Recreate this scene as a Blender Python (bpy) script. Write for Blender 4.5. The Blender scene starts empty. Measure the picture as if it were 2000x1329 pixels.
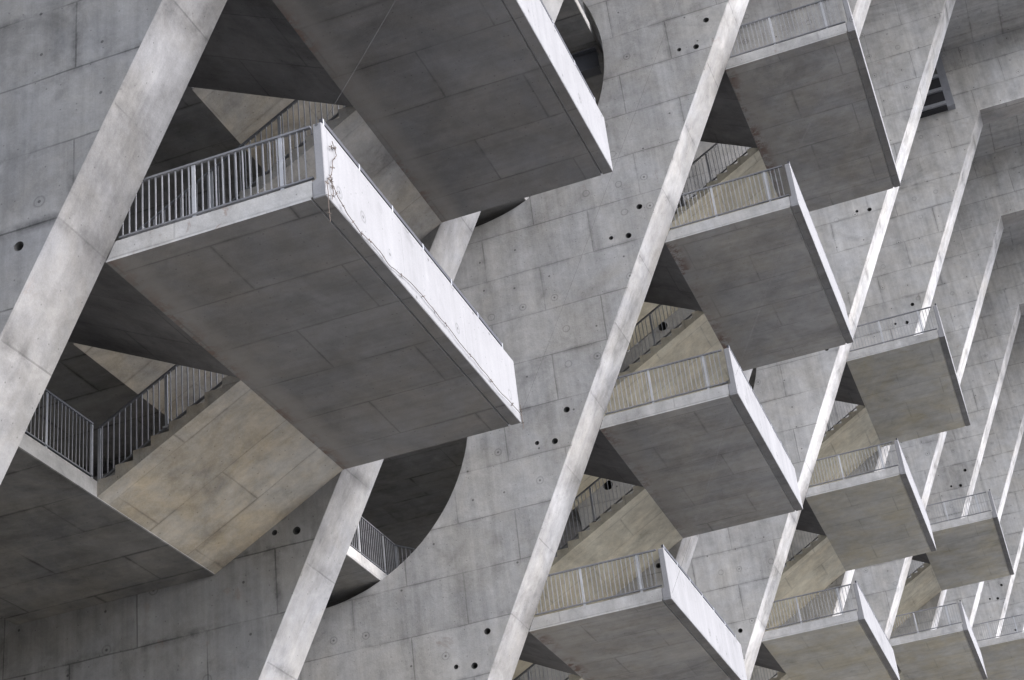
import bpy, bmesh, math, random
from mathutils import Vector, Matrix, noise
random.seed(7)
C = bpy.context.scene.collection
S = bpy.context.scene

# ------------------------------------------------------------------ measures (metres)
K = 0.519            # outward lean of the fin edges per metre of height
T = 1.07             # fin thickness
H = 4.0              # storey height
D = 3.0              # landing projection
FX = {1: -1.07, 2: 7.0}
FX[0] = -1.07-7.8355; FX[-1] = FX[0]-7.9541
for i in range(3, 17):
    FX[i] = FX[i-1] + (7.8355 if i % 2 else 7.9541)
GROUND = -13.4
def yf(z): return -K*z

# ------------------------------------------------------------------ node helpers
class NT:
    def __init__(s, name):
        s.m = bpy.data.materials.new(name); s.m.use_nodes = True
        s.t = s.m.node_tree; s.t.nodes.clear()
        s.out = s.n('ShaderNodeOutputMaterial'); s.b = s.n('ShaderNodeBsdfPrincipled')
        s.t.links.new(s.b.outputs[0], s.out.inputs[0])
    def n(s, typ, **kw):
        o = s.t.nodes.new(typ)
        for k, v in kw.items(): setattr(o, k, v)
        return o
    def l(s, a, b): s.t.links.new(a, b)
    def setin(s, inp, v):
        if hasattr(v, 'is_output') or isinstance(v, bpy.types.NodeSocket): s.l(v, inp)
        else: inp.default_value = v
    def math(s, op, a, b=None, c=None, clamp=False):
        o = s.n('ShaderNodeMath', operation=op, use_clamp=clamp)
        s.setin(o.inputs[0], a)
        if b is not None: s.setin(o.inputs[1], b)
        if c is not None: s.setin(o.inputs[2], c)
        return o.outputs[0]
    def vmath(s, op, a, b):
        o = s.n('ShaderNodeVectorMath', operation=op)
        s.setin(o.inputs[0], a); s.setin(o.inputs[1], b)
        return o.outputs[0]
    def noise(s, vec, scale, detail=4, rough=.55, dist=0.0):
        o = s.n('ShaderNodeTexNoise'); s.l(vec, o.inputs['Vector'])
        o.inputs['Scale'].default_value = scale; o.inputs['Detail'].default_value = detail
        o.inputs['Roughness'].default_value = rough; o.inputs['Distortion'].default_value = dist
        return o.outputs['Fac']
    def ramp(s, v, a, b, lo=0., hi=1.):      # linear map a..b to lo..hi, clamped
        o = s.n('ShaderNodeMapRange'); s.l(v, o.inputs[0])
        for i, q in zip((1, 2, 3, 4), (a, b, lo, hi)): o.inputs[i].default_value = q
        return o.outputs[0]
    def mix(s, f, a, b, mode='MIX'):
        o = s.n('ShaderNodeMix', data_type='RGBA', blend_type=mode, clamp_factor=True)
        s.setin(o.inputs[0], f)
        for k, v in ((6, a), (7, b)):
            if isinstance(v, tuple): o.inputs[k].default_value = (*v, 1)
            else: s.l(v, o.inputs[k])
        return o.outputs[2]
    def brick(s, vec, w, h, mortar, smooth=.1, offset=.5):
        o = s.n('ShaderNodeTexBrick', offset=offset, offset_frequency=2)
        s.l(vec, o.inputs['Vector'])
        o.inputs['Color1'].default_value = (0, 0, 0, 1); o.inputs['Color2'].default_value = (1, 1, 1, 1)
        o.inputs['Mortar'].default_value = (.5, .5, .5, 1)
        o.inputs['Scale'].default_value = 1; o.inputs['Mortar Size'].default_value = mortar
        o.inputs['Mortar Smooth'].default_value = smooth; o.inputs['Bias'].default_value = 0
        o.inputs['Brick Width'].default_value = w; o.inputs['Row Height'].default_value = h
        return o
    def voro(s, vec, scale, rnd=1., dim='2D'):
        o = s.n('ShaderNodeTexVoronoi', voronoi_dimensions=dim, feature='F1')
        s.l(vec, o.inputs['Vector']); o.inputs['Scale'].default_value = scale
        o.inputs['Randomness'].default_value = rnd
        return o

def concrete(name, base=(.27, .27, .275), pw=2.3, ph=1.08, off=(0., -.04), joint=.35, smear=.5,
             streak=.3, blotch=.35, ties=True, rust=0., rust_edge=None, warm=(.31, .28, .22), warmth=.3, pores=True,
             panel=.16, bump=.5, offset=.5, swap=False, lift=4.32, seepw=.055, mottle=.16):
    g = NT(name)
    geo = g.n('ShaderNodeNewGeometry'); pos = geo.outputs['Position']
    oi = g.n('ShaderNodeObjectInfo'); rnd = oi.outputs['Random']
    uv = g.n('ShaderNodeUVMap').outputs[0]
    # shift panel pattern sideways per object
    sh = g.n('ShaderNodeCombineXYZ'); g.l(g.math('MULTIPLY_ADD', rnd, 9.7, off[0]), sh.inputs[0]); sh.inputs[1].default_value = off[1]
    wob = g.n('ShaderNodeTexNoise'); g.l(pos, wob.inputs['Vector']); wob.inputs['Scale'].default_value = 1.3
    wob.inputs['Detail'].default_value = 3
    wv = g.n('ShaderNodeVectorMath', operation='SCALE')
    g.l(g.vmath('SUBTRACT', wob.outputs['Color'], (.5, .5, .5)), wv.inputs[0]); wv.inputs['Scale'].default_value = .035
    if swap:
        sx = g.n('ShaderNodeSeparateXYZ'); g.l(uv, sx.inputs[0]); cx = g.n('ShaderNodeCombineXYZ')
        g.l(sx.outputs[1], cx.inputs[0]); g.l(sx.outputs[0], cx.inputs[1])
        puv = g.vmath('ADD', g.vmath('ADD', cx.outputs[0], sh.outputs[0]), wv.outputs[0])
    else:
        puv = g.vmath('ADD', g.vmath('ADD', uv, sh.outputs[0]), wv.outputs[0])
    big = g.noise(pos, .22, 3, .5)
    med = g.noise(pos, .9, 6, .62, .6)
    fine = g.noise(pos, 3.6, 9, .74, .3)
    grit = g.noise(pos, 45., 3, .7)
    # stretched along v: rain and board streaks
    mp = g.n('ShaderNodeMapping'); g.l(uv, mp.inputs[0]); mp.inputs['Scale'].default_value = (9., .35, 1)
    ad = g.n('ShaderNodeCombineXYZ'); g.l(g.math('MULTIPLY', rnd, 31.), ad.inputs[2])
    sv = g.vmath('ADD', mp.outputs[0], ad.outputs[0])
    st = g.noise(sv, 1.0, 5, .65)
    mp2 = g.n('ShaderNodeMapping'); g.l(uv, mp2.inputs[0]); mp2.inputs['Scale'].default_value = (2.2, .12, 1)
    st2 = g.noise(g.vmath('ADD', mp2.outputs[0], ad.outputs[0]), 1.0, 4, .6)
    val = g.math('ADD', g.ramp(big, .3, .7, -blotch*.35, blotch*.35), g.ramp(med, .3, .72, -blotch*.55, blotch*.5))
    val = g.math('ADD', val, g.ramp(fine, .3, .7, -mottle, mottle))
    val = g.math('ADD', val, g.ramp(grit, .3, .7, -.07, .07))
    val = g.math('ADD', val, g.ramp(st, .3, .7, -streak*.22, streak*.22))
    val = g.math('ADD', val, g.ramp(st2, .3, .7, -streak*.35, streak*.3))
    # formwork panels
    br = g.brick(puv, pw, ph, .014, .3, offset)
    pan = g.n('ShaderNodeSeparateColor'); g.l(br.outputs['Color'], pan.inputs[0])
    val = g.math('ADD', val, g.ramp(pan.outputs[0], 0, 1, -panel*.5, panel*.5))
    if lift:
        sl_ = g.n('ShaderNodeSeparateXYZ'); g.l(uv, sl_.inputs[0])
        li = g.math('FLOOR', g.math('DIVIDE', g.math('SUBTRACT', sl_.outputs[1], .04), lift))
        wn = g.n('ShaderNodeTexWhiteNoise', noise_dimensions='2D'); cc = g.n('ShaderNodeCombineXYZ')
        g.l(li, cc.inputs[0]); g.l(rnd, cc.inputs[1]); g.l(cc.outputs[0], wn.inputs['Vector'])
        val = g.math('ADD', val, g.ramp(wn.outputs['Value'], 0, 1, -.07, .07))
    brs = g.brick(puv, pw, ph, seepw, 1., offset)
    jn = g.noise(pos, .8, 4, .6)
    line = g.math('MULTIPLY', br.outputs['Fac'], g.ramp(jn, .34, .58, .15, 1.))
    seep = g.math('MULTIPLY', brs.outputs['Fac'], g.ramp(g.noise(g.vmath('ADD', pos, (13., 5., 2.)), .95, 6, .7), .47, .62, 0., 1.))
    mul = g.math('MULTIPLY', g.math('SUBTRACT', 1., g.math('MULTIPLY', line, joint)), g.math('SUBTRACT', 1., g.math('MULTIPLY', seep, smear)))
    val = g.math('MULTIPLY', g.math('ADD', val, 1.), mul)
    # dark wet-looking patches with soft edges
    pt = g.ramp(g.noise(g.vmath('ADD', pos, (3., 31., 12.)), .42, 6, .68, .8), .60, .72, 1., .74)
    val = g.math('MULTIPLY', val, pt)
    lt = g.ramp(g.noise(g.vmath('ADD', pos, (43., 1., 22.)), .6, 6, .7, 1.2), .62, .74, 1., 1.16)
    val = g.math('MULTIPLY', val, lt)
    if ties:
        vo = g.voro(puv, 1.25, .42)
        gate = g.n('ShaderNodeSeparateColor'); g.l(vo.outputs['Color'], gate.inputs[0])
        on = g.math('GREATER_THAN', gate.outputs[0], .45)
        d = vo.outputs['Distance']
        dot = g.math('MULTIPLY', g.ramp(d, .022, .034, 1., 0.), on)
        ring = g.math('MULTIPLY', g.math('MULTIPLY', g.ramp(d, .075, .085, 0., 1.), g.ramp(d, .09, .12, 1., 0.)), g.math('GREATER_THAN', gate.outputs[1], .72))
        disc = g.math('MULTIPLY', g.ramp(d, .09, .11, 1., 0.), g.math('GREATER_THAN', gate.outputs[2], .55))
        val = g.math('MULTIPLY', val, g.math('SUBTRACT', 1., g.math('MULTIPLY', dot, .6)))
        val = g.math('MULTIPLY', val, g.math('SUBTRACT', 1., g.math('MULTIPLY', ring, .28)))
        val = g.math('MULTIPLY', val, g.math('SUBTRACT', 1., g.math('MULTIPLY', disc, .07)))
    if pores:
        v2 = g.voro(uv, 5., 1.)
        gp = g.n('ShaderNodeSeparateColor'); g.l(v2.outputs['Color'], gp.inputs[0])
        pr = g.math('MULTIPLY', g.ramp(v2.outputs['Distance'], .035, .07, 1., 0.), g.math('GREATER_THAN', gp.outputs[0], .80))
        val = g.math('MULTIPLY', val, g.math('SUBTRACT', 1., g.math('MULTIPLY', pr, .4)))
    col = g.mix(g.math('MULTIPLY', g.ramp(g.noise(g.vmath('ADD', pos, (7., 7., 70.)), .7, 8, .7, .5), .40, .64, 0., 1.), warmth), base, warm)
    vr = g.n('ShaderNodeCombineColor')
    for i in range(3): g.l(val, vr.inputs[i])
    col = g.mix(1., col, vr.outputs[0], 'MULTIPLY')
    if rust > 0:
        rn = g.ramp(g.noise(pos, 2.2, 7, .75, .5), .60, .66, 0., 1.)
        rb = g.ramp(g.noise(pos, .35, 2, .5), .55, .65, 0., rust)
        col = g.mix(g.math('MULTIPLY', rn, rb), col, (.20, .10, .055))
    if rust_edge is not None:      # iron-red stains along one edge of the soffit (v close to rust_edge)
        sp = g.n('ShaderNodeSeparateXYZ'); g.l(uv, sp.inputs[0])
        e = g.ramp(g.math('ABSOLUTE', g.math('SUBTRACT', sp.outputs[1], rust_edge)), .05, .22, 1., 0.)
        rn = g.ramp(g.noise(pos, 3.2, 7, .75, .3), .47, .56, 0., .85)
        rb = g.ramp(g.noise(pos, .6, 2, .5), .42, .55, 0.25, 1.)
        col = g.mix(g.math('MULTIPLY', g.math('MULTIPLY', rn, e), rb), col, (.13, .055, .035))
        e2 = g.ramp(g.math('ABSOLUTE', g.math('SUBTRACT', sp.outputs[1], rust_edge-.18)), .08, .30, .45, 0.)
        col = g.mix(e2, col, (.33, .31, .28))
    g.l(col, g.b.inputs['Base Color'])
    g.b.inputs['Roughness'].default_value = .82
    g.b.inputs['Specular IOR Level'].default_value = .3
    h = g.noise(pos, 9.0, 7, .72)
    bp = g.n('ShaderNodeBump'); bp.inputs['Strength'].default_value = bump; bp.inputs['Distance'].default_value = .012
    g.l(h, bp.inputs['Height']); g.l(bp.outputs[0], g.b.inputs['Normal'])
    return g.m

def metal(name, col, rough=.45, met=.4):
    g = NT(name)
    geo = g.n('ShaderNodeNewGeometry'); pos = geo.outputs['Position']
    nz = g.noise(pos, 3., 5, .6); n2 = g.noise(pos, 30., 3, .6)
    v = g.math('ADD', g.ramp(nz, .3, .7, .86, 1.1), g.ramp(n2, .3, .7, -.06, .06))
    vr = g.n('ShaderNodeCombineColor')
    for i in range(3): g.l(v, vr.inputs[i])
    g.l(g.mix(1., col, vr.outputs[0], 'MULTIPLY'), g.b.inputs['Base Color'])
    g.b.inputs['Metallic'].default_value = met
    g.l(g.ramp(nz, .3, .7, rough-.08, rough+.1), g.b.inputs['Roughness'])
    return g.m

def plain(name, a, b, scale, rough=.9):
    g = NT(name)
    pos = g.n('ShaderNodeNewGeometry').outputs['Position']
    f = g.math('ADD', g.math('MULTIPLY', g.noise(pos, scale, 8, .65), .7), g.math('MULTIPLY', g.noise(pos, scale*20, 4, .6), .3))
    g.l(g.mix(g.ramp(f, .35, .65), a, b), g.b.inputs['Base Color'])
    g.b.inputs['Roughness'].default_value = rough
    return g.m

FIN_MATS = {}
for key, fb, eb in (('near', .25, .285), ('middle', .415, .375), ('far', .48, .52)):  # near fins darker, far fins paler: light difference put into the concrete colour
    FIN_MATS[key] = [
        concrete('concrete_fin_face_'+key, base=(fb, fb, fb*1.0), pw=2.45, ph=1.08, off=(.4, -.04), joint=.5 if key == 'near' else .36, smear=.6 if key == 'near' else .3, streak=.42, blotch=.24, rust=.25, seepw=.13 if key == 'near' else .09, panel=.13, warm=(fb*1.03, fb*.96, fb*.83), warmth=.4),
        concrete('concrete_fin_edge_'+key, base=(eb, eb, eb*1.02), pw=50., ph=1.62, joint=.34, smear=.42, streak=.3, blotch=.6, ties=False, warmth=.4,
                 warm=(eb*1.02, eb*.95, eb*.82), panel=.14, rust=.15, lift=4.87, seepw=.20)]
M_FIN = FIN_MATS['middle'][0]
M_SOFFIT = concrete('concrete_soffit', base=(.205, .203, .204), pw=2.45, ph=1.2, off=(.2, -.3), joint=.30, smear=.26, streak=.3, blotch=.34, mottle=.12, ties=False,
                    warm=(.215, .198, .175), warmth=.6, rust_edge=0., panel=.12, swap=True, lift=0)  # darkest soffit tone; shade under the near slabs put into the colour
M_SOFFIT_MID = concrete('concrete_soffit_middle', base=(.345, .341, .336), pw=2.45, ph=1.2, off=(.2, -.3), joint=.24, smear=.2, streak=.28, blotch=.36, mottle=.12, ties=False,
                    warm=(.36, .33, .28), warmth=.6, panel=.10, swap=True, lift=0, rust_edge=-.1)  # paler copy for the middle column, its brighter light put into the colour
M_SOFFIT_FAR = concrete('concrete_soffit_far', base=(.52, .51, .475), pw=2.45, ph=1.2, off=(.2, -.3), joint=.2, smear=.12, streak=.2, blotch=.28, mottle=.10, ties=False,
                    warm=(.50, .45, .33), warmth=.8, panel=.08, swap=True, lift=0)  # palest, warmer copy: light on the far undersides put into the colour
M_UP = concrete('concrete_flight_outward_shade', base=(.165, .163, .165), pw=2.45, ph=1.2, joint=.3, smear=.2, streak=.16, blotch=.5, ties=False, warmth=.2, warm=(.12, .105, .085), swap=True, lift=0)  # darker copy of the flight concrete, shade on outward undersides in its colour
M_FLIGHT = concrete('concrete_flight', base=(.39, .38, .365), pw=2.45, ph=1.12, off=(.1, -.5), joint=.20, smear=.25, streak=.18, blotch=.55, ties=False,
                    warm=(.42, .375, .30), warmth=.85, mottle=.22, panel=.10, swap=True, lift=0, rust=.2)  # warm tint puts ground bounce light into the concrete colour
M_FLIGHT_FAR = concrete('concrete_flight_bounce_bright', base=(.62, .59, .49), pw=2.45, ph=1.12, off=(.1, -.5), joint=.22, smear=.2, streak=.15, blotch=.4, ties=False,
                    warm=(.58, .52, .40), warmth=.8, panel=.08, swap=True, lift=0)  # paler, yellower copy: stronger bounce light on these flights put into the colour
M_FLIGHT_WARM = concrete('concrete_flight_bounce_warm', base=(.42, .40, .36), pw=2.45, ph=1.12, off=(.1, -.5), joint=.26, smear=.3, streak=.2, blotch=.5, ties=False,
                    warm=(.47, .40, .29), warmth=.9, mottle=.22, panel=.12, swap=True, lift=0, rust=.35)  # rust spots, plus warm ground bounce put into the base colour
M_SLAB = concrete('concrete_slab_edge', base=(.50, .498, .495), pw=2.5, ph=60., joint=.25, smear=.1, streak=.2, blotch=.3, ties=False, rust=.7, warmth=.3, lift=0)
M_PARA = concrete('pale_parapet', base=(.285, .285, .294), pw=2.3, ph=60., joint=.16, smear=.05, streak=.22, blotch=.10, ties=True, warmth=.05, warm=(.255, .255, .26), panel=.04, mottle=.04, bump=.3, lift=0)
M_HALF = concrete('concrete_half_landing_shade', base=(.15, .15, .15), pw=2.4, ph=1.1, joint=.3, ties=False, swap=True, lift=0, blotch=.5)  # darker copy of the interior concrete, deep shade put into its colour
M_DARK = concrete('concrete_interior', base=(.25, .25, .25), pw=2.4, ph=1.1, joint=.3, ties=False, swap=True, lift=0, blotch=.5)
M_VOID = plain('shaded_hole_lining', (.025, .025, .025), (.05, .05, .048), 4.)  # near-black lining paints in the shade inside the small holes
M_STEEL = metal('galvanised_steel', (.52, .53, .55), .42, .35)
M_RAIL = metal('grey_steel_rail', (.24, .245, .26), .5, .4)
M_BAR = metal('grey_balusters', (.36, .365, .38), .5, .35)
M_RAILD = metal('shaded_coping_rail', (.075, .075, .085), .55, .3)  # dark tone paints the shade of the rail's underside
M_BEAM = metal('dark_painted_steel', (.10, .105, .12), .45, .2)
M_WIRE = metal('rusty_wire', (.16, .13, .11), .7, .5)
M_CABLE = metal('thin_steel_cable', (.10, .10, .10), .8, .1)

# ------------------------------------------------------------------ mesh helpers
def uv_metric(me):
    """UVs in metres: side faces (y,z); outward faces and soffits (x, distance up the slope)."""
    while me.uv_layers: me.uv_layers.remove(me.uv_layers[0])
    uvl = me.uv_layers.new(name='UVMap')
    for p in me.polygons:
        n = p.normal
        for li in p.loop_indices:
            v = me.vertices[me.loops[li].vertex_index].co
            if abs(n.x) > .7: uv = (v.y, v.z)
            elif abs(n.z) > .94: uv = (v.x, v.y)
            else:
                s = Vector((0, -n.z, n.y)).normalized()
                if abs(n.y) > abs(n.z): s = s if s.z > 0 else -s
                else: s = s if s.y > 0 else -s
                uv = (v.x, s.y*v.y + s.z*v.z)
            uvl.data[li].uv = uv

def link(o, parent=None):
    C.objects.link(o)
    if parent: o.parent = parent
    return o
def tag(o, label, cat, group=None, kind=None):
    if label: o['label'] = label
    if cat: o['category'] = cat
    if group: o['group'] = group
    if kind: o['kind'] = kind
    return o
def mesh_obj(name, verts, faces, mats, parent=None, matidx=None, uvs=True, loc=(0, 0, 0)):
    me = bpy.data.meshes.new(name); me.from_pydata([tuple(v) for v in verts], [], faces)
    for m in mats: me.materials.append(m)
    if matidx:
        for p, i in zip(me.polygons, matidx): p.material_index = i
    me.update()
    if uvs: uv_metric(me)
    o = bpy.data.objects.new(name, me); o.location = loc
    return link(o, parent)
def from_bm(name, bm, mats, parent=None, loc=(0, 0, 0)):
    me = bpy.data.meshes.new(name); bm.normal_update(); bm.to_mesh(me); bm.free()
    for m in mats: me.materials.append(m)
    uv_metric(me)
    o = bpy.data.objects.new(name, me); o.location = loc
    return link(o, parent)
def empty(name, loc=(0, 0, 0)):
    o = bpy.data.objects.new(name, None); o.location = loc; o.empty_display_size = .3
    return link(o)
def bm_box(bm, a, b):
    vs = [bm.verts.new((x, y, z)) for x in (a[0], b[0]) for y in (a[1], b[1]) for z in (a[2], b[2])]
    for f in ((0, 1, 3, 2), (4, 6, 7, 5), (0, 4, 5, 1), (2, 3, 7, 6), (0, 2, 6, 4), (1, 5, 7, 3)):
        bm.faces.new([vs[i] for i in f])
def bm_bar(bm, p, q, w, h, up=(0, 0, 1)):
    """flat bar from p to q; w across, h along up."""
    p, q = Vector(p), Vector(q); d = (q-p).normalized(); u = Vector(up)
    s = d.cross(u).normalized(); u = s.cross(d).normalized()
    vs = []
    for c in (p, q):
        for a, b in ((-1, -1), (1, -1), (1, 1), (-1, 1)):
            vs.append(bm.verts.new(c + s*(a*w/2) + u*(b*h/2)))
    for f in ((0, 1, 2, 3), (7, 6, 5, 4), (0, 4, 5, 1), (1, 5, 6, 2), (2, 6, 7, 3), (3, 7, 4, 0)):
        bm.faces.new([vs[i] for i in f])
def extrude_yz(profile, x0, x1, bevel=.012):
    """solid prism: profile (y,z) counter-clockwise or not, extruded in x, edges eased."""
    bm = bmesh.new()
    a = [bm.verts.new((x0, y, z)) for y, z in profile]; b = [bm.verts.new((x1, y, z)) for y, z in profile]
    n = len(profile)
    bm.faces.new(a); bm.faces.new(b[::-1])
    for i in range(n): bm.faces.new((a[i], b[i], b[(i+1) % n], a[(i+1) % n]))
    bmesh.ops.recalc_face_normals(bm, faces=bm.faces)
    if bevel:
        ed = [e for e in bm.edges if e.calc_face_angle(0) > .35]
        bmesh.ops.bevel(bm, geom=ed, offset=bevel, segments=1, affect='EDGES', clamp_overlap=True)
    return bm
def poly_extrude(name, loops, depth, bevel, mats):
    """flat plate with holes: loops of (y,z) filled by a 2D curve, extruded along x from 0 to depth."""
    cu = bpy.data.curves.new(name, 'CURVE'); cu.dimensions = '2D'; cu.fill_mode = 'BOTH'
    for lp in loops:
        sp = cu.splines.new('POLY'); sp.points.add(len(lp)-1); sp.use_cyclic_u = True
        for p, (a, b) in zip(sp.points, lp): p.co = (a, b, 0, 1)
    cu.extrude = depth/2-bevel; cu.bevel_depth = bevel; cu.bevel_resolution = 0; cu.offset = -bevel
    tmp = bpy.data.objects.new(name, cu); C.objects.link(tmp)
    bpy.context.view_layer.update()
    dg = bpy.context.evaluated_depsgraph_get()
    me = bpy.data.meshes.new_from_object(tmp.evaluated_get(dg)); me.name = name
    bpy.data.objects.remove(tmp)
    for v in me.vertices:
        a, b, c = v.co; v.co = (c + depth/2, a, b)
    me.update(); me.materials.clear()
    for m in mats: me.materials.append(m)
    uv_metric(me)
    return me

# ------------------------------------------------------------------ camera (solved from the photograph)
R = Matrix(((0.33721063, -0.93486412, -0.11098678),
            (0.42926766, 0.25761004, -0.86565948),
            (0.8378653, 0.24426655, 0.48817578)))
CAM = Vector((-15.66320218, -9.62738194, -11.73945769))
cd = bpy.data.cameras.new('camera'); cam = bpy.data.objects.new('camera', cd); C.objects.link(cam)
cd.sensor_width = 36; cd.lens = 3351.09/2000*36; cd.clip_start = .1; cd.clip_end = 5000
X, Y, Z = R[0].copy(), -R[1], -R[2]
cam.matrix_world = Matrix(((X.x, Y.x, Z.x, CAM.x), (X.y, Y.y, Z.y, CAM.y), (X.z, Y.z, Z.z, CAM.z), (0, 0, 0, 1)))
S.camera = cam

# ------------------------------------------------------------------ fins
def circle(cy, cz, r, n): return [(cy + r*math.cos(2*math.pi*i/n), cz + r*math.sin(2*math.pi*i/n)) for i in range(n)]
ZK = 23.97
YBACK = 11.0
def fin_mesh(mats, r1=3.8, extra=(), r0=3.8):
    out = [(yf(GROUND-.5), GROUND-.5)]
    out += [(yf(z), z) for z in (-6, 0, 6, 12, 18)]
    out += [(yf(ZK), ZK), (-16.3, ZK), (-16.3, 29.), (yf(29)+YBACK, 29.), (yf(GROUND-.5)+YBACK, GROUND-.5)]
    loops = [out]
    for m in range(0, 2):
        if r1 or not m: loops.append(circle(4.22-8*K*m, 4.87+8*m, 3.80 if m else r0, 96))
    small = []
    for c in extra: loops.append(circle(c[0], c[1], c[2], 28)); small.append((c[0], c[1], c[2]))
    for m in range(-1, 5):
        z = -.27+4.29*m
        small += [(.52-K*4.29*m, z+.07, .047), (.86-K*4.29*m, z-.56, .047), (1.24-K*4.29*m, z-.50, .028)]
        loops.append(circle(.52-K*4.29*m, z+.07, .047, 14)); loops.append(circle(.86-K*4.29*m, z-.56, .047, 14))
        loops.append(circle(1.24-K*4.29*m, z-.50, .028, 10))
    me = poly_extrude('concrete_fin', loops, T, .02, mats+[M_SOFFIT, M_VOID])
    for p in me.polygons:
        n = p.normal
        c = p.center
        if abs(n.x) < .9 and n.y < -.3 and abs(c.y-yf(c.z)) < .6: p.material_index = 1
        if n.z < -.9 and c.y < -12: p.material_index = 2  # bracket undersides take the dark soffit tone, shade put into the colour
        if abs(n.x) < .99 and any((c.y-a)**2 + (c.z-b)**2 < (r+.03)**2 for a, b, r in small): p.material_index = 3
    return me
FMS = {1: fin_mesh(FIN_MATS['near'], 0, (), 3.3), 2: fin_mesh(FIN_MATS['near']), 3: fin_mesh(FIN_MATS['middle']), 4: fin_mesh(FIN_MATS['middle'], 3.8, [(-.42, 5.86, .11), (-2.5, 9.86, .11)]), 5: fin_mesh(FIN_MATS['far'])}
fin_labels = {
    0: 'concrete fin outside the photo, next one left of the broad fin',
    -1: 'concrete fin outside the photo, second one left of the broad fin',
    1: 'broad concrete fin filling the left edge of the photo, widest pale leaning edge',
    2: 'concrete fin meeting the right end of the barbed-wire balcony',
    3: 'concrete fin with two big round openings, left of the middle column of balconies',
    4: 'concrete fin at the right of the middle column of balconies, mostly hidden behind them',
    5: 'concrete fin with bright edge between the middle and third columns of balconies',
    6: 'concrete fin right of the third column, edge ending at a bracket top right',
    7: 'concrete fin at the left of the fourth column of two small balconies',
    8: 'concrete fin at the right of the fourth column of two small balconies',
    9: 'far concrete fin just left of the last balcony at the right margin',
    10: 'farthest concrete fin edge in view at the lower right margin'}
for i in range(-1, 13):
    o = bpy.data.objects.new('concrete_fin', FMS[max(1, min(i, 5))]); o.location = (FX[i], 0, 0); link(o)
    tag(o, fin_labels.get(i, 'concrete fin beyond the right margin of the photo, end of the stand'), 'concrete fin', 'leaning concrete fins of the grandstand')

# ------------------------------------------------------------------ railings
_cache = {}
def unit(name, key, build, mat):
    if key not in _cache:
        bm = bmesh.new(); build(bm)
        me = bpy.data.meshes.new(name); bm.normal_update(); bm.to_mesh(me); bm.free(); me.materials.append(mat); uv_metric(me)
        _cache[key] = me
    return _cache[key]
def railing(parent, p, q, h=.93, posts=None, spacing=.0925, gap=.07, ends=(True, True), post_at=None):
    """straight or sloping railing from p to q (floor points); bars stay vertical."""
    p, q = Vector(p), Vector(q)
    r = bpy.data.objects.new('railing', None); r.location = p; link(r, parent); r.empty_display_size = .2
    d = q-p; L = math.hypot(d.x, d.y); hd = Vector((d.x, d.y, 0)).normalized(); sl = d.z/L
    ang = math.atan2(hd.y, hd.x)
    e = Vector((hd.x*L, hd.y*L, sl*L))
    bm = bmesh.new(); bm_bar(bm, (0, 0, h), e+Vector((0, 0, h)), .045, .028); from_bm('handrail', bm, [M_RAIL], r)
    bm = bmesh.new(); bm_bar(bm, (0, 0, gap), e+Vector((0, 0, gap)), .04, .022); from_bm('bottom_rail', bm, [M_RAIL], r)
    pm = unit('post', ('post', h), lambda b: (bm_box(b, (-.024, -.008, 0), (.024, .008, h-.014)), bm_box(b, (-.045, -.04, -.012), (.045, .04, .008))), M_STEEL)
    bmh = unit('baluster', ('bal', h), lambda b: bm_box(b, (-.0075, -.006, gap), (.0075, .006, h-.014)), M_BAR)
    if post_at is None:
        n = max(1, round(L/1.2)); post_at = [L*i/n for i in range(n+1)]
        if not ends[0]: post_at = post_at[1:]
        if not ends[1]: post_at = post_at[:-1]
    for s in post_at:
        o = bpy.data.objects.new('post', pm); o.location = hd*s + Vector((0, 0, sl*s)); o.rotation_euler = (0, 0, ang); link(o, r)
    n = int(L/spacing)
    for i in range(1, n+1):
        s = i*L/(n+.5)
        if any(abs(s-t) < .04 for t in post_at): continue
        o = bpy.data.objects.new('baluster', bmh); o.location = hd*s + Vector((0, 0, sl*s)); o.rotation_euler = (0, 0, ang); link(o, r)
    return r

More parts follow.
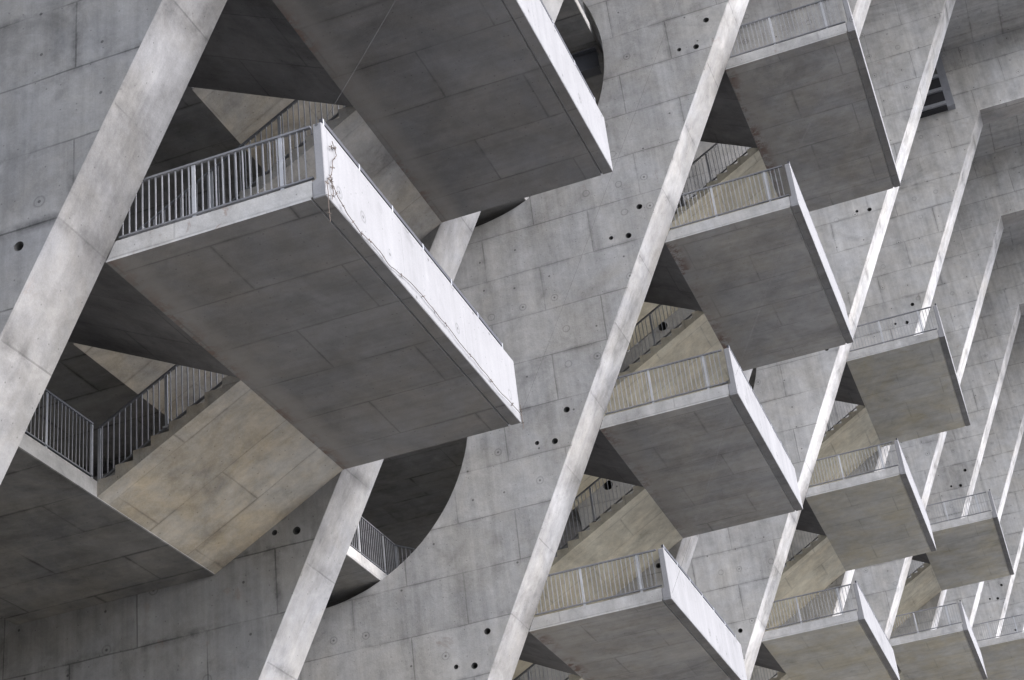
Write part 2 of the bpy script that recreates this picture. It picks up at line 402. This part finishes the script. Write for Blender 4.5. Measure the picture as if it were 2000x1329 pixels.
# ------------------------------------------------------------------ balcony landings with solid parapet
SL = .27; PH = 1.09
def balcony(col, n, label):
    a = {'A': 1, 'B': 3, 'C': 5, 'D': 7, 'E': 9}[col]
    x0 = FX[a]+T; W = FX[a+1]-x0; z = H*n; y = yf(z)
    t = empty('balcony', (x0, y, z)); tag(t, label, 'balcony', 'cantilevered concrete stair balconies between the fins')
    prof = [(.0, 0), (-2.795, 0), (-2.795, .03), (-2.822, .03), (-2.822, SL), (K*-SL, SL)]
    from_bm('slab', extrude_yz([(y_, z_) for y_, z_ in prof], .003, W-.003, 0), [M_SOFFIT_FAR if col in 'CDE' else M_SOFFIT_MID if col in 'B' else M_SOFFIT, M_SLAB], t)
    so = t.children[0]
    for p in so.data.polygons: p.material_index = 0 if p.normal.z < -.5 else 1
    pp = [(-2.824, 0), (-3., 0), (-3., PH), (-2.88, PH), (-2.88, SL+.01), (-2.824, SL-.02)]
    bm = extrude_yz(pp, 0, W, .01)
    o = from_bm('parapet', bm, [M_PARA, M_SOFFIT], t)
    for p in o.data.polygons:
        if p.normal.z < -.9: p.material_index = 1
    # left and right railings, short rail behind the parapet top
    railing(t, (.055, -2.83, SL), (.055, -.16, SL), h=.83, post_at=[.42, 1.62])
    railing(t, (W-.055, -2.83, SL), (W-.055, -.16, SL), h=.83, post_at=[.42, 1.62])
    r = bpy.data.objects.new('parapet_handrail', None); link(r, t); r.location = (0, -2.972, PH)
    bm = bmesh.new(); bm_bar(bm, (.06, 0, .062), (W-.45, 0, .062), .045, .06); from_bm('handrail', bm, [M_RAILD], r)
    k = max(2, round(W/1.25))
    for i in range(0, k+1):
        bm = bmesh.new(); xx = .085+(W-.56)*i/k; bm_bar(bm, (xx, 0, -.01), (xx, 0, .094), .050, .03, (1, 0, 0)); from_bm('post', bm, [M_STEEL], r)
    return t
# ------------------------------------------------------------------ stair flights
RI = .153; TR = RI/.51
def flight(col, n, kind, label, steps=None):
    a = {'A': 1, 'B': 3, 'C': 5, 'D': 7, 'E': 9}[col]
    X0 = FX[a]+T; W = FX[a+1]-X0; z = H*n; y = yf(z)
    t = empty('stair_flight', (X0, y, z)); tag(t, label, 'stair flight', 'concrete stair flights zigzagging between the fins')
    if kind == 'up':       # rises inward from the balcony
        x0, x1 = .003, W/2-.04; sg = 1; N = 9; run = 2.74; rise = 1.39
    elif kind == 'down':   # falls inward from the balcony to the gallery below
        x0, x1 = W/2+.05, W-.003; sg = -1; N = 17; run = 4.80; rise = 2.61
    else:                  # short fall to a half landing
        x0, x1 = W/2+.05, W-.003; sg = -1; N = 8; run = 2.30; rise = 1.215
    tr = run/N; ri = rise/N
    prof = [(0., 0.0)]
    zt = SL
    up = []
    if sg > 0:
        up.append((0, zt))
        for i in range(N): up += [(tr*i, zt+ri*(i+1)), (tr*(i+1), zt+ri*(i+1))] if i else [(0, zt+ri), (tr, zt+ri)]
    else:
        up.append((0, zt))
        for i in range(N): up += [(tr*i+.001, zt-ri*(i+1)), (tr*(i+1), zt-ri*(i+1))] if i else [(.001, zt-ri), (tr, zt-ri)]
    pts = [(0., 0.)] + up[0:1] + up[1:]
    cl = []
    for q in pts:
        if not cl or (abs(cl[-1][0]-q[0]) + abs(cl[-1][1]-q[1])) > 1e-4: cl.append(q)
    cl.append((run, sg*rise))
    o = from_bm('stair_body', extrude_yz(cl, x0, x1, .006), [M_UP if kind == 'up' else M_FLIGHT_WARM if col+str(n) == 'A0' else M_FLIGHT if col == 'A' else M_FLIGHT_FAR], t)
    # treads: thin nosing plates
    zf = SL+sg*ri*.5
    if kind == 'up':
        if col != 'A': railing(t, (.07, .05, SL+ri), (.07, run, SL+rise), h=.92, gap=.02)
    else:
        railing(t, (x0+.05, .12, SL-ri*.6), (x0+.05, run, SL-rise-ri*.1), h=.86, gap=.0)
    return t
def slab_box(name, x0, x1, y0, y1, z0, z1, mats, parent=None):
    bm = extrude_yz([(y0, z0), (y1, z0), (y1, z1), (y0, z1)], x0, x1, .012)
    o = from_bm(name, bm, mats, parent)
    for p in o.data.polygons: p.material_index = 0 if p.normal.z < -.5 else 1
    return o

ordn = {'A': 'nearest column', 'B': 'middle column', 'C': 'third column', 'D': 'fourth column', 'E': 'last column'}
bal = {
 ('A', 2): 'balcony just above the top edge of the photo, over the huge one',
 ('A', 1): 'huge concrete balcony cut by the top edge of the photo, above the barbed wire',
 ('A', 0): 'nearest large balcony left of centre, barbed wire tangled on its white parapet',
 ('B', 3): 'topmost balcony of the middle column, with a thin white parapet sliver',
 ('B', 2): 'second balcony from the top of the middle column of four',
 ('B', 1): 'third balcony from the top of the middle column of four',
 ('B', 0): 'lowest balcony of the middle column, with rust mark on its slab edge',
 ('C', 3): 'topmost of the three balconies in the third column, clear of its neighbours',
 ('C', 2): 'middle one of the three balconies in the third column',
 ('C', 1): 'lowest of the three balconies in the third column, cut by the bottom edge',
 ('D', 3): 'upper of the two small balconies of the fourth column, near the right margin',
 ('D', 2): 'lower of the two small balconies of the fourth column',
 ('E', 3): 'farthest balcony, a sliver at the bottom right corner of the photo'}
for (c, n), lab in bal.items(): balcony(c, n, lab)
bn = {k: ' '.join(v.split(',')[0].split()[:9]) for k, v in bal.items()}
short = {('A', 2): 'the balcony above the photo', ('A', 1): 'the top edge balcony', ('A', 0): 'the barbed-wire balcony', ('B', 3): 'the topmost middle-column balcony', ('B', 2): 'the second middle-column balcony',
 ('B', 1): 'the third middle-column balcony', ('B', 0): 'the lowest middle-column balcony', ('C', 3): 'the topmost third-column balcony', ('C', 2): 'the central third-column balcony',
 ('C', 1): 'the lowest third-column balcony', ('D', 3): 'the upper fourth-column balcony', ('D', 2): 'the lower fourth-column balcony', ('E', 3): 'the farthest balcony at lower right'}
for (c, n), s in short.items():
    flight(c, n, 'up', 'dark flight rising inward behind ' + s)
    if n == 0 and c in 'AB': flight(c, n, 'short', 'warm lit flight sloping down from ' + s + ' to a half landing')
    else: flight(c, n, 'down', 'long warm lit flight sloping down inward from ' + s)

# half landings at the foot of the lowest flights
for c, a in (('A', 1), ('B', 3)):
    x0 = FX[a]+T; W = FX[a+1]-x0
    t = empty('half_landing', (x0, 0, 0))
    tag(t, {'A': 'dark flat half landing with railing at lower left under the barbed-wire balcony',
            'B': 'half landing below the lowest middle-column balcony, at the bottom edge'}[c], 'stair landing')
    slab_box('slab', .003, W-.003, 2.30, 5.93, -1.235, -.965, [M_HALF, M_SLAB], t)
    railing(t, (.06, 2.36, -.965), (W/2, 2.36, -.965), h=.9)

# ------------------------------------------------------------------ galleries passing through the round openings
gal = {}
for n in range(0, 6):
    z0 = 1.40+H*n; y0 = 2.70-K*H*n
    for i in range(1, 12):
        if n > 3 and i > 9: continue
        xa = FX[i]+T/2; xb = FX[i+1]+T/2
        if n % 2 == 1 or True:
            stair = (i % 2 == 1)
            if stair and n > 3: pass
            t = empty('gallery', (xa, y0, z0))
            bay = {1: 'behind the nearest balconies', 2: 'in the gap right of the nearest balconies', 3: 'behind the middle column', 4: 'in the gap right of the middle column',
                   5: 'behind the third column', 6: 'in the gap right of the third column', 7: 'behind the fourth column', 8: 'in the gap right of the fourth column',
                   9: 'behind the farthest balcony', 10: 'right of the farthest balcony', 11: 'beyond the right margin'}[i]
            lv = ['lowest', 'second-lowest', 'third-level', 'fourth-level', 'fifth-level', 'topmost'][n]
            tag(t, f'{lv} inner gallery slab {bay}', 'gallery', 'gallery floors running through the fins')
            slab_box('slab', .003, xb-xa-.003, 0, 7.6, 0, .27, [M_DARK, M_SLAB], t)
            if stair: railing(t, (.02, .06, .27), (T/2+.10, .06, .27), h=.92, spacing=.1, post_at=[T/2+.08])
            else:
                railing(t, (.02, .06, .27), (xb-xa-.02, .06, .27), h=.92, spacing=.1)

# rear wall of the stand, added to stop light leaking in behind the galleries
bm = bmesh.new()
def ywall(z): return yf(z)+YBACK-.4
z0w, z1w = -2.6, 29.
vs = [bm.verts.new(v) for v in ((-2, ywall(z0w), z0w), (FX[12]+T, ywall(z0w), z0w), (FX[12]+T, ywall(z1w), z1w), (-2, ywall(z1w), z1w))]
f = bm.faces.new(vs); r_ = bmesh.ops.extrude_face_region(bm, geom=[f])
for v in r_['geom']:
    if isinstance(v, bmesh.types.BMVert): v.co.y += .35
bmesh.ops.recalc_face_normals(bm, faces=bm.faces)
o = from_bm('rear_wall', bm, [M_DARK]); tag(o, 'leaning rear wall added behind the galleries to keep light out', 'wall')
o['kind'] = 'structure'

# upper deck slabs between the fins, above their brackets
for i in range(2, 12):
    xa = FX[i]+T+.003; xb = FX[i+1]-.003
    o = slab_box('deck_slab', xa, xb, -16.3, yf(27)+YBACK-.5, 26.88, 27.25, [M_FIN, M_SLAB])
    for p in o.data.polygons: p.material_index = 0
    tag(o, {5: 'shaded deck soffit between bright fins in the top right corner', 6: 'shaded deck soffit below the corner one, at the right margin',
            7: 'smallest shaded deck soffit, at the right margin halfway up'}.get(i, 'deck soffit between the fin tops, outside the photo'), 'deck slab', 'deck slabs between the fin tops')

# ------------------------------------------------------------------ steelwork
# steel frame of a duct opening on the sixth fin
t = empty('steel_frame', (FX[6], -11.35, 24.3)); tag(t, 'dark steel louvred frame bolted beside a bright fin edge at upper right', 'steel frame')
bm = bmesh.new(); bm_box(bm, (-.30, -.30, 0), (-.002, -.02, 2.6)); from_bm('column', bm, [metal('mid_grey_steel', (.30, .31, .34), .5, .2)], t)
bm = bmesh.new(); bm_box(bm, (-.30, -.02, .02), (-.002, 2.2, 1.45)); from_bm('opening_shade_panel', bm, [metal('black_void_panel', (.03, .03, .035), .8, 0)], t)  # black panel paints in the shade inside the duct opening
for zz in (.08, .70, 1.32):
    bm = bmesh.new(); bm_box(bm, (-.40, -.019, zz), (-.302, 2.2, zz+.13)); from_bm('crosspiece', bm, [metal('grey_crosspiece', (.34, .35, .38), .5, .2)], t)
# steel beam under the gallery inside the upper opening of the third fin
def ibeam(t, p, q, h, w, mat):
    p, q = Vector(p), Vector(q)
    bm = bmesh.new(); bm_bar(bm, p+Vector((0, 0, h/2)), q+Vector((0, 0, h/2)), w, .03); from_bm('top_flange', bm, [mat], t)
    bm = bmesh.new(); bm_bar(bm, p-Vector((0, 0, h/2)), q-Vector((0, 0, h/2)), w, .03); from_bm('bottom_flange', bm, [mat], t)
    bm = bmesh.new(); bm_bar(bm, p, q, .03, h-.032); from_bm('web', bm, [mat], t)
t = empty('steel_beam', (FX[3]+.5, -3.3, 12.55)); tag(t, 'dark steel beam inside the round opening right of the top edge balcony', 'steel beam')
ibeam(t, (0, -.2, .35), (0, 6.8, .35), .55, .3, M_BEAM)

# ------------------------------------------------------------------ cables and barbed wire
def tube(name, pts, r, mat, parent=None, loc=(0, 0, 0), seg=6):
    cu = bpy.data.curves.new(name, 'CURVE'); cu.dimensions = '3D'
    sp = cu.splines.new('POLY'); sp.points.add(len(pts)-1)
    for p, q in zip(sp.points, pts): p.co = (*q, 1)
    cu.bevel_depth = r; cu.bevel_resolution = 1; cu.use_fill_caps = True
    tmp = bpy.data.objects.new(name, cu); C.objects.link(tmp); bpy.context.view_layer.update()
    me = bpy.data.meshes.new_from_object(tmp.evaluated_get(bpy.context.evaluated_depsgraph_get())); me.name = name
    bpy.data.objects.remove(tmp); me.materials.clear(); me.materials.append(mat)
    o = bpy.data.objects.new(name, me); o.location = loc
    return link(o, parent)
def corner(a, n, right, dz=0.0, dy=-.02):
    x0 = FX[a]+T; x = (FX[a+1]-.04) if right else x0+.03
    return Vector((x, yf(H*n)-D+dy, H*n+dz))
def cable(label, a, b, sag=.04):
    pts = []
    for i in range(25):
        u = i/24; p = a.lerp(b, u); p.z -= sag*4*u*(1-u); pts.append(p)
    o = tube('cable', pts, .0018, M_CABLE); tag(o, label, 'cable', 'thin cables slung between balcony corners')
cable('thin cable crossing the underside of the top edge balcony', corner(1, 0, False, PH), corner(1, 1, False, .05))
cable('thin cable from the barbed-wire balcony right corner to the top edge balcony corner', corner(1, 0, True, .12), corner(1, 1, True, .02))
cable('thin cable leading up and out of the photo from the top edge balcony corner', corner(1, 1, True, .02), corner(1, 2, True, .0))
cable('thin cable across the underside of the topmost middle-column balcony', corner(3, 2, False, PH), corner(3, 3, False, .15))
cable('thin cable across the underside of the second middle-column balcony', corner(3, 1, False, PH*.4), corner(3, 2, False, .15))
cable('thin cable from the third middle-column balcony to the lowest one', corner(3, 0, False, .12), corner(3, 1, False, .15))

t = empty('barbed_wire', (0, -D, 0)); tag(t, 'barbed wire tangled over the left corner and lower edge of the white parapet', 'barbed wire')
rng = random.Random(4)
def barbed(path, name='wire_strand', nb=8):
    pts = []
    n = len(path)-1
    for i in range(n):
        for k in range(10):
            u = k/10; p = Vector(path[i]).lerp(Vector(path[i+1]), u)
            j = noise.noise_vector(p*3.)*.03; p += Vector((j.x, -abs(j.y)*.6, j.z)); pts.append(p)
    pts.append(Vector(path[-1]))
    o = tube(name, pts, .005, M_WIRE, t)
    for i in range(nb):
        p = pts[int((i+.5)/nb*(len(pts)-1))]
        bm = bmesh.new()
        for q in range(3):
            d = Vector((rng.uniform(-1, 1), rng.uniform(-1, .1), rng.uniform(-1, 1))).normalized()*.03
            bm_bar(bm, p-d, p+d, .005, .005, (0.3, .9, .1))
        from_bm('barb', bm, [M_WIRE], o)
barbed([(.24, -.02, .93), (.34, -.02, .80), (.20, -.03, .62), (.16, -.03, .45), (.05, -.04, .28), (-.02, -.03, .16), (.0, -.02, .02), (-.01, -.02, -.16), (.01, -.02, -.38)], nb=7)
barbed([(.12, -.03, .78), (.26, -.03, .84), (.34, -.03, .90)], nb=2)
barbed([(-.01, -.03, .22), (.10, -.03, .24), (.16, -.03, .12), (.12, -.02, .0)], nb=3)
barbed([(.05, -.03, .3), (.25, -.03, .16), (.5, -.03, .04), (.9, -.02, -.01), (1.3, -.02, .05), (1.9, -.02, .03)], nb=7)
barbed([(1.9, -.02, .03), (2.6, -.02, .16), (3.4, -.02, .17), (4.3, -.02, .12), (5.2, -.02, .10), (6.1, -.02, .09), (6.96, -.03, .10)], nb=6)
barbed([(6.97, -.03, .30), (7.0, -.02, .1), (6.98, -.02, -.12)], nb=2)

# ------------------------------------------------------------------ ground
def sheet(name, pts, mat, kind='structure', label=None):
    me = bpy.data.meshes.new(name); me.from_pydata(pts, [], [tuple(range(len(pts)))]); me.materials.append(mat); me.update()
    o = bpy.data.objects.new(name, me); link(o); o['kind'] = kind
    return o
GW = plain('bounce_paving_warm', (.50, .44, .33), (.60, .54, .42), .5)  # pale warm tone stands in for sunlit ground
GD = plain('ground_outer', (.12, .12, .12), (.17, .17, .165), .3)
sheet('ground', [(-1500, -1500, GROUND), (1500, -1500, GROUND), (1500, 1500, GROUND), (-1500, 1500, GROUND)], GD)
sheet('bounce_apron', [(-60, 5, GROUND+.01), (140, 5, GROUND+.01), (140, 70, GROUND+.01), (-60, 70, GROUND+.01)], GW)  # unseen apron added to bounce warm light up onto the flights

# ------------------------------------------------------------------ daylight
w = bpy.data.worlds.new('World'); S.world = w; w.use_nodes = True
nt = w.node_tree; bg = nt.nodes['Background']
sky = nt.nodes.new('ShaderNodeTexSky'); sky.sky_type = 'NISHITA'; sky.sun_disc = False
SUN_EL = math.radians(38); SUN_AZ = math.radians(184)      # azimuth measured from +Y towards +X
sky.sun_elevation = SUN_EL; sky.sun_rotation = SUN_AZ
sky.dust_density = 3.0; sky.ozone_density = 1.0; sky.air_density = 1.0
hs = nt.nodes.new('ShaderNodeHueSaturation'); hs.inputs['Saturation'].default_value = .5
tn = nt.nodes.new('ShaderNodeMix'); tn.data_type = 'RGBA'; tn.blend_type = 'MULTIPLY'; tn.inputs[0].default_value = 1; tn.inputs[7].default_value = (.97, .985, 1.05, 1)
nt.links.new(sky.outputs[0], hs.inputs['Color']); nt.links.new(hs.outputs[0], tn.inputs[6]); nt.links.new(tn.outputs[2], bg.inputs[0]); bg.inputs[1].default_value = .50
sd = bpy.data.lights.new('sun', 'SUN'); sd.energy = 1.05; sd.angle = math.radians(60); sd.color = (.97, .98, 1)
so = bpy.data.objects.new('sun', sd); C.objects.link(so)
dirv = Vector((math.sin(SUN_AZ)*math.cos(SUN_EL), math.cos(SUN_AZ)*math.cos(SUN_EL), math.sin(SUN_EL)))
so.rotation_euler = dirv.to_track_quat('Z', 'Y').to_euler()
so.location = dirv*60
S.view_settings.view_transform = 'Standard'; S.view_settings.look = 'None'; S.view_settings.exposure = 0
S.render.engine = 'CYCLES'
S.cycles.max_bounces = 8; S.cycles.diffuse_bounces = 5
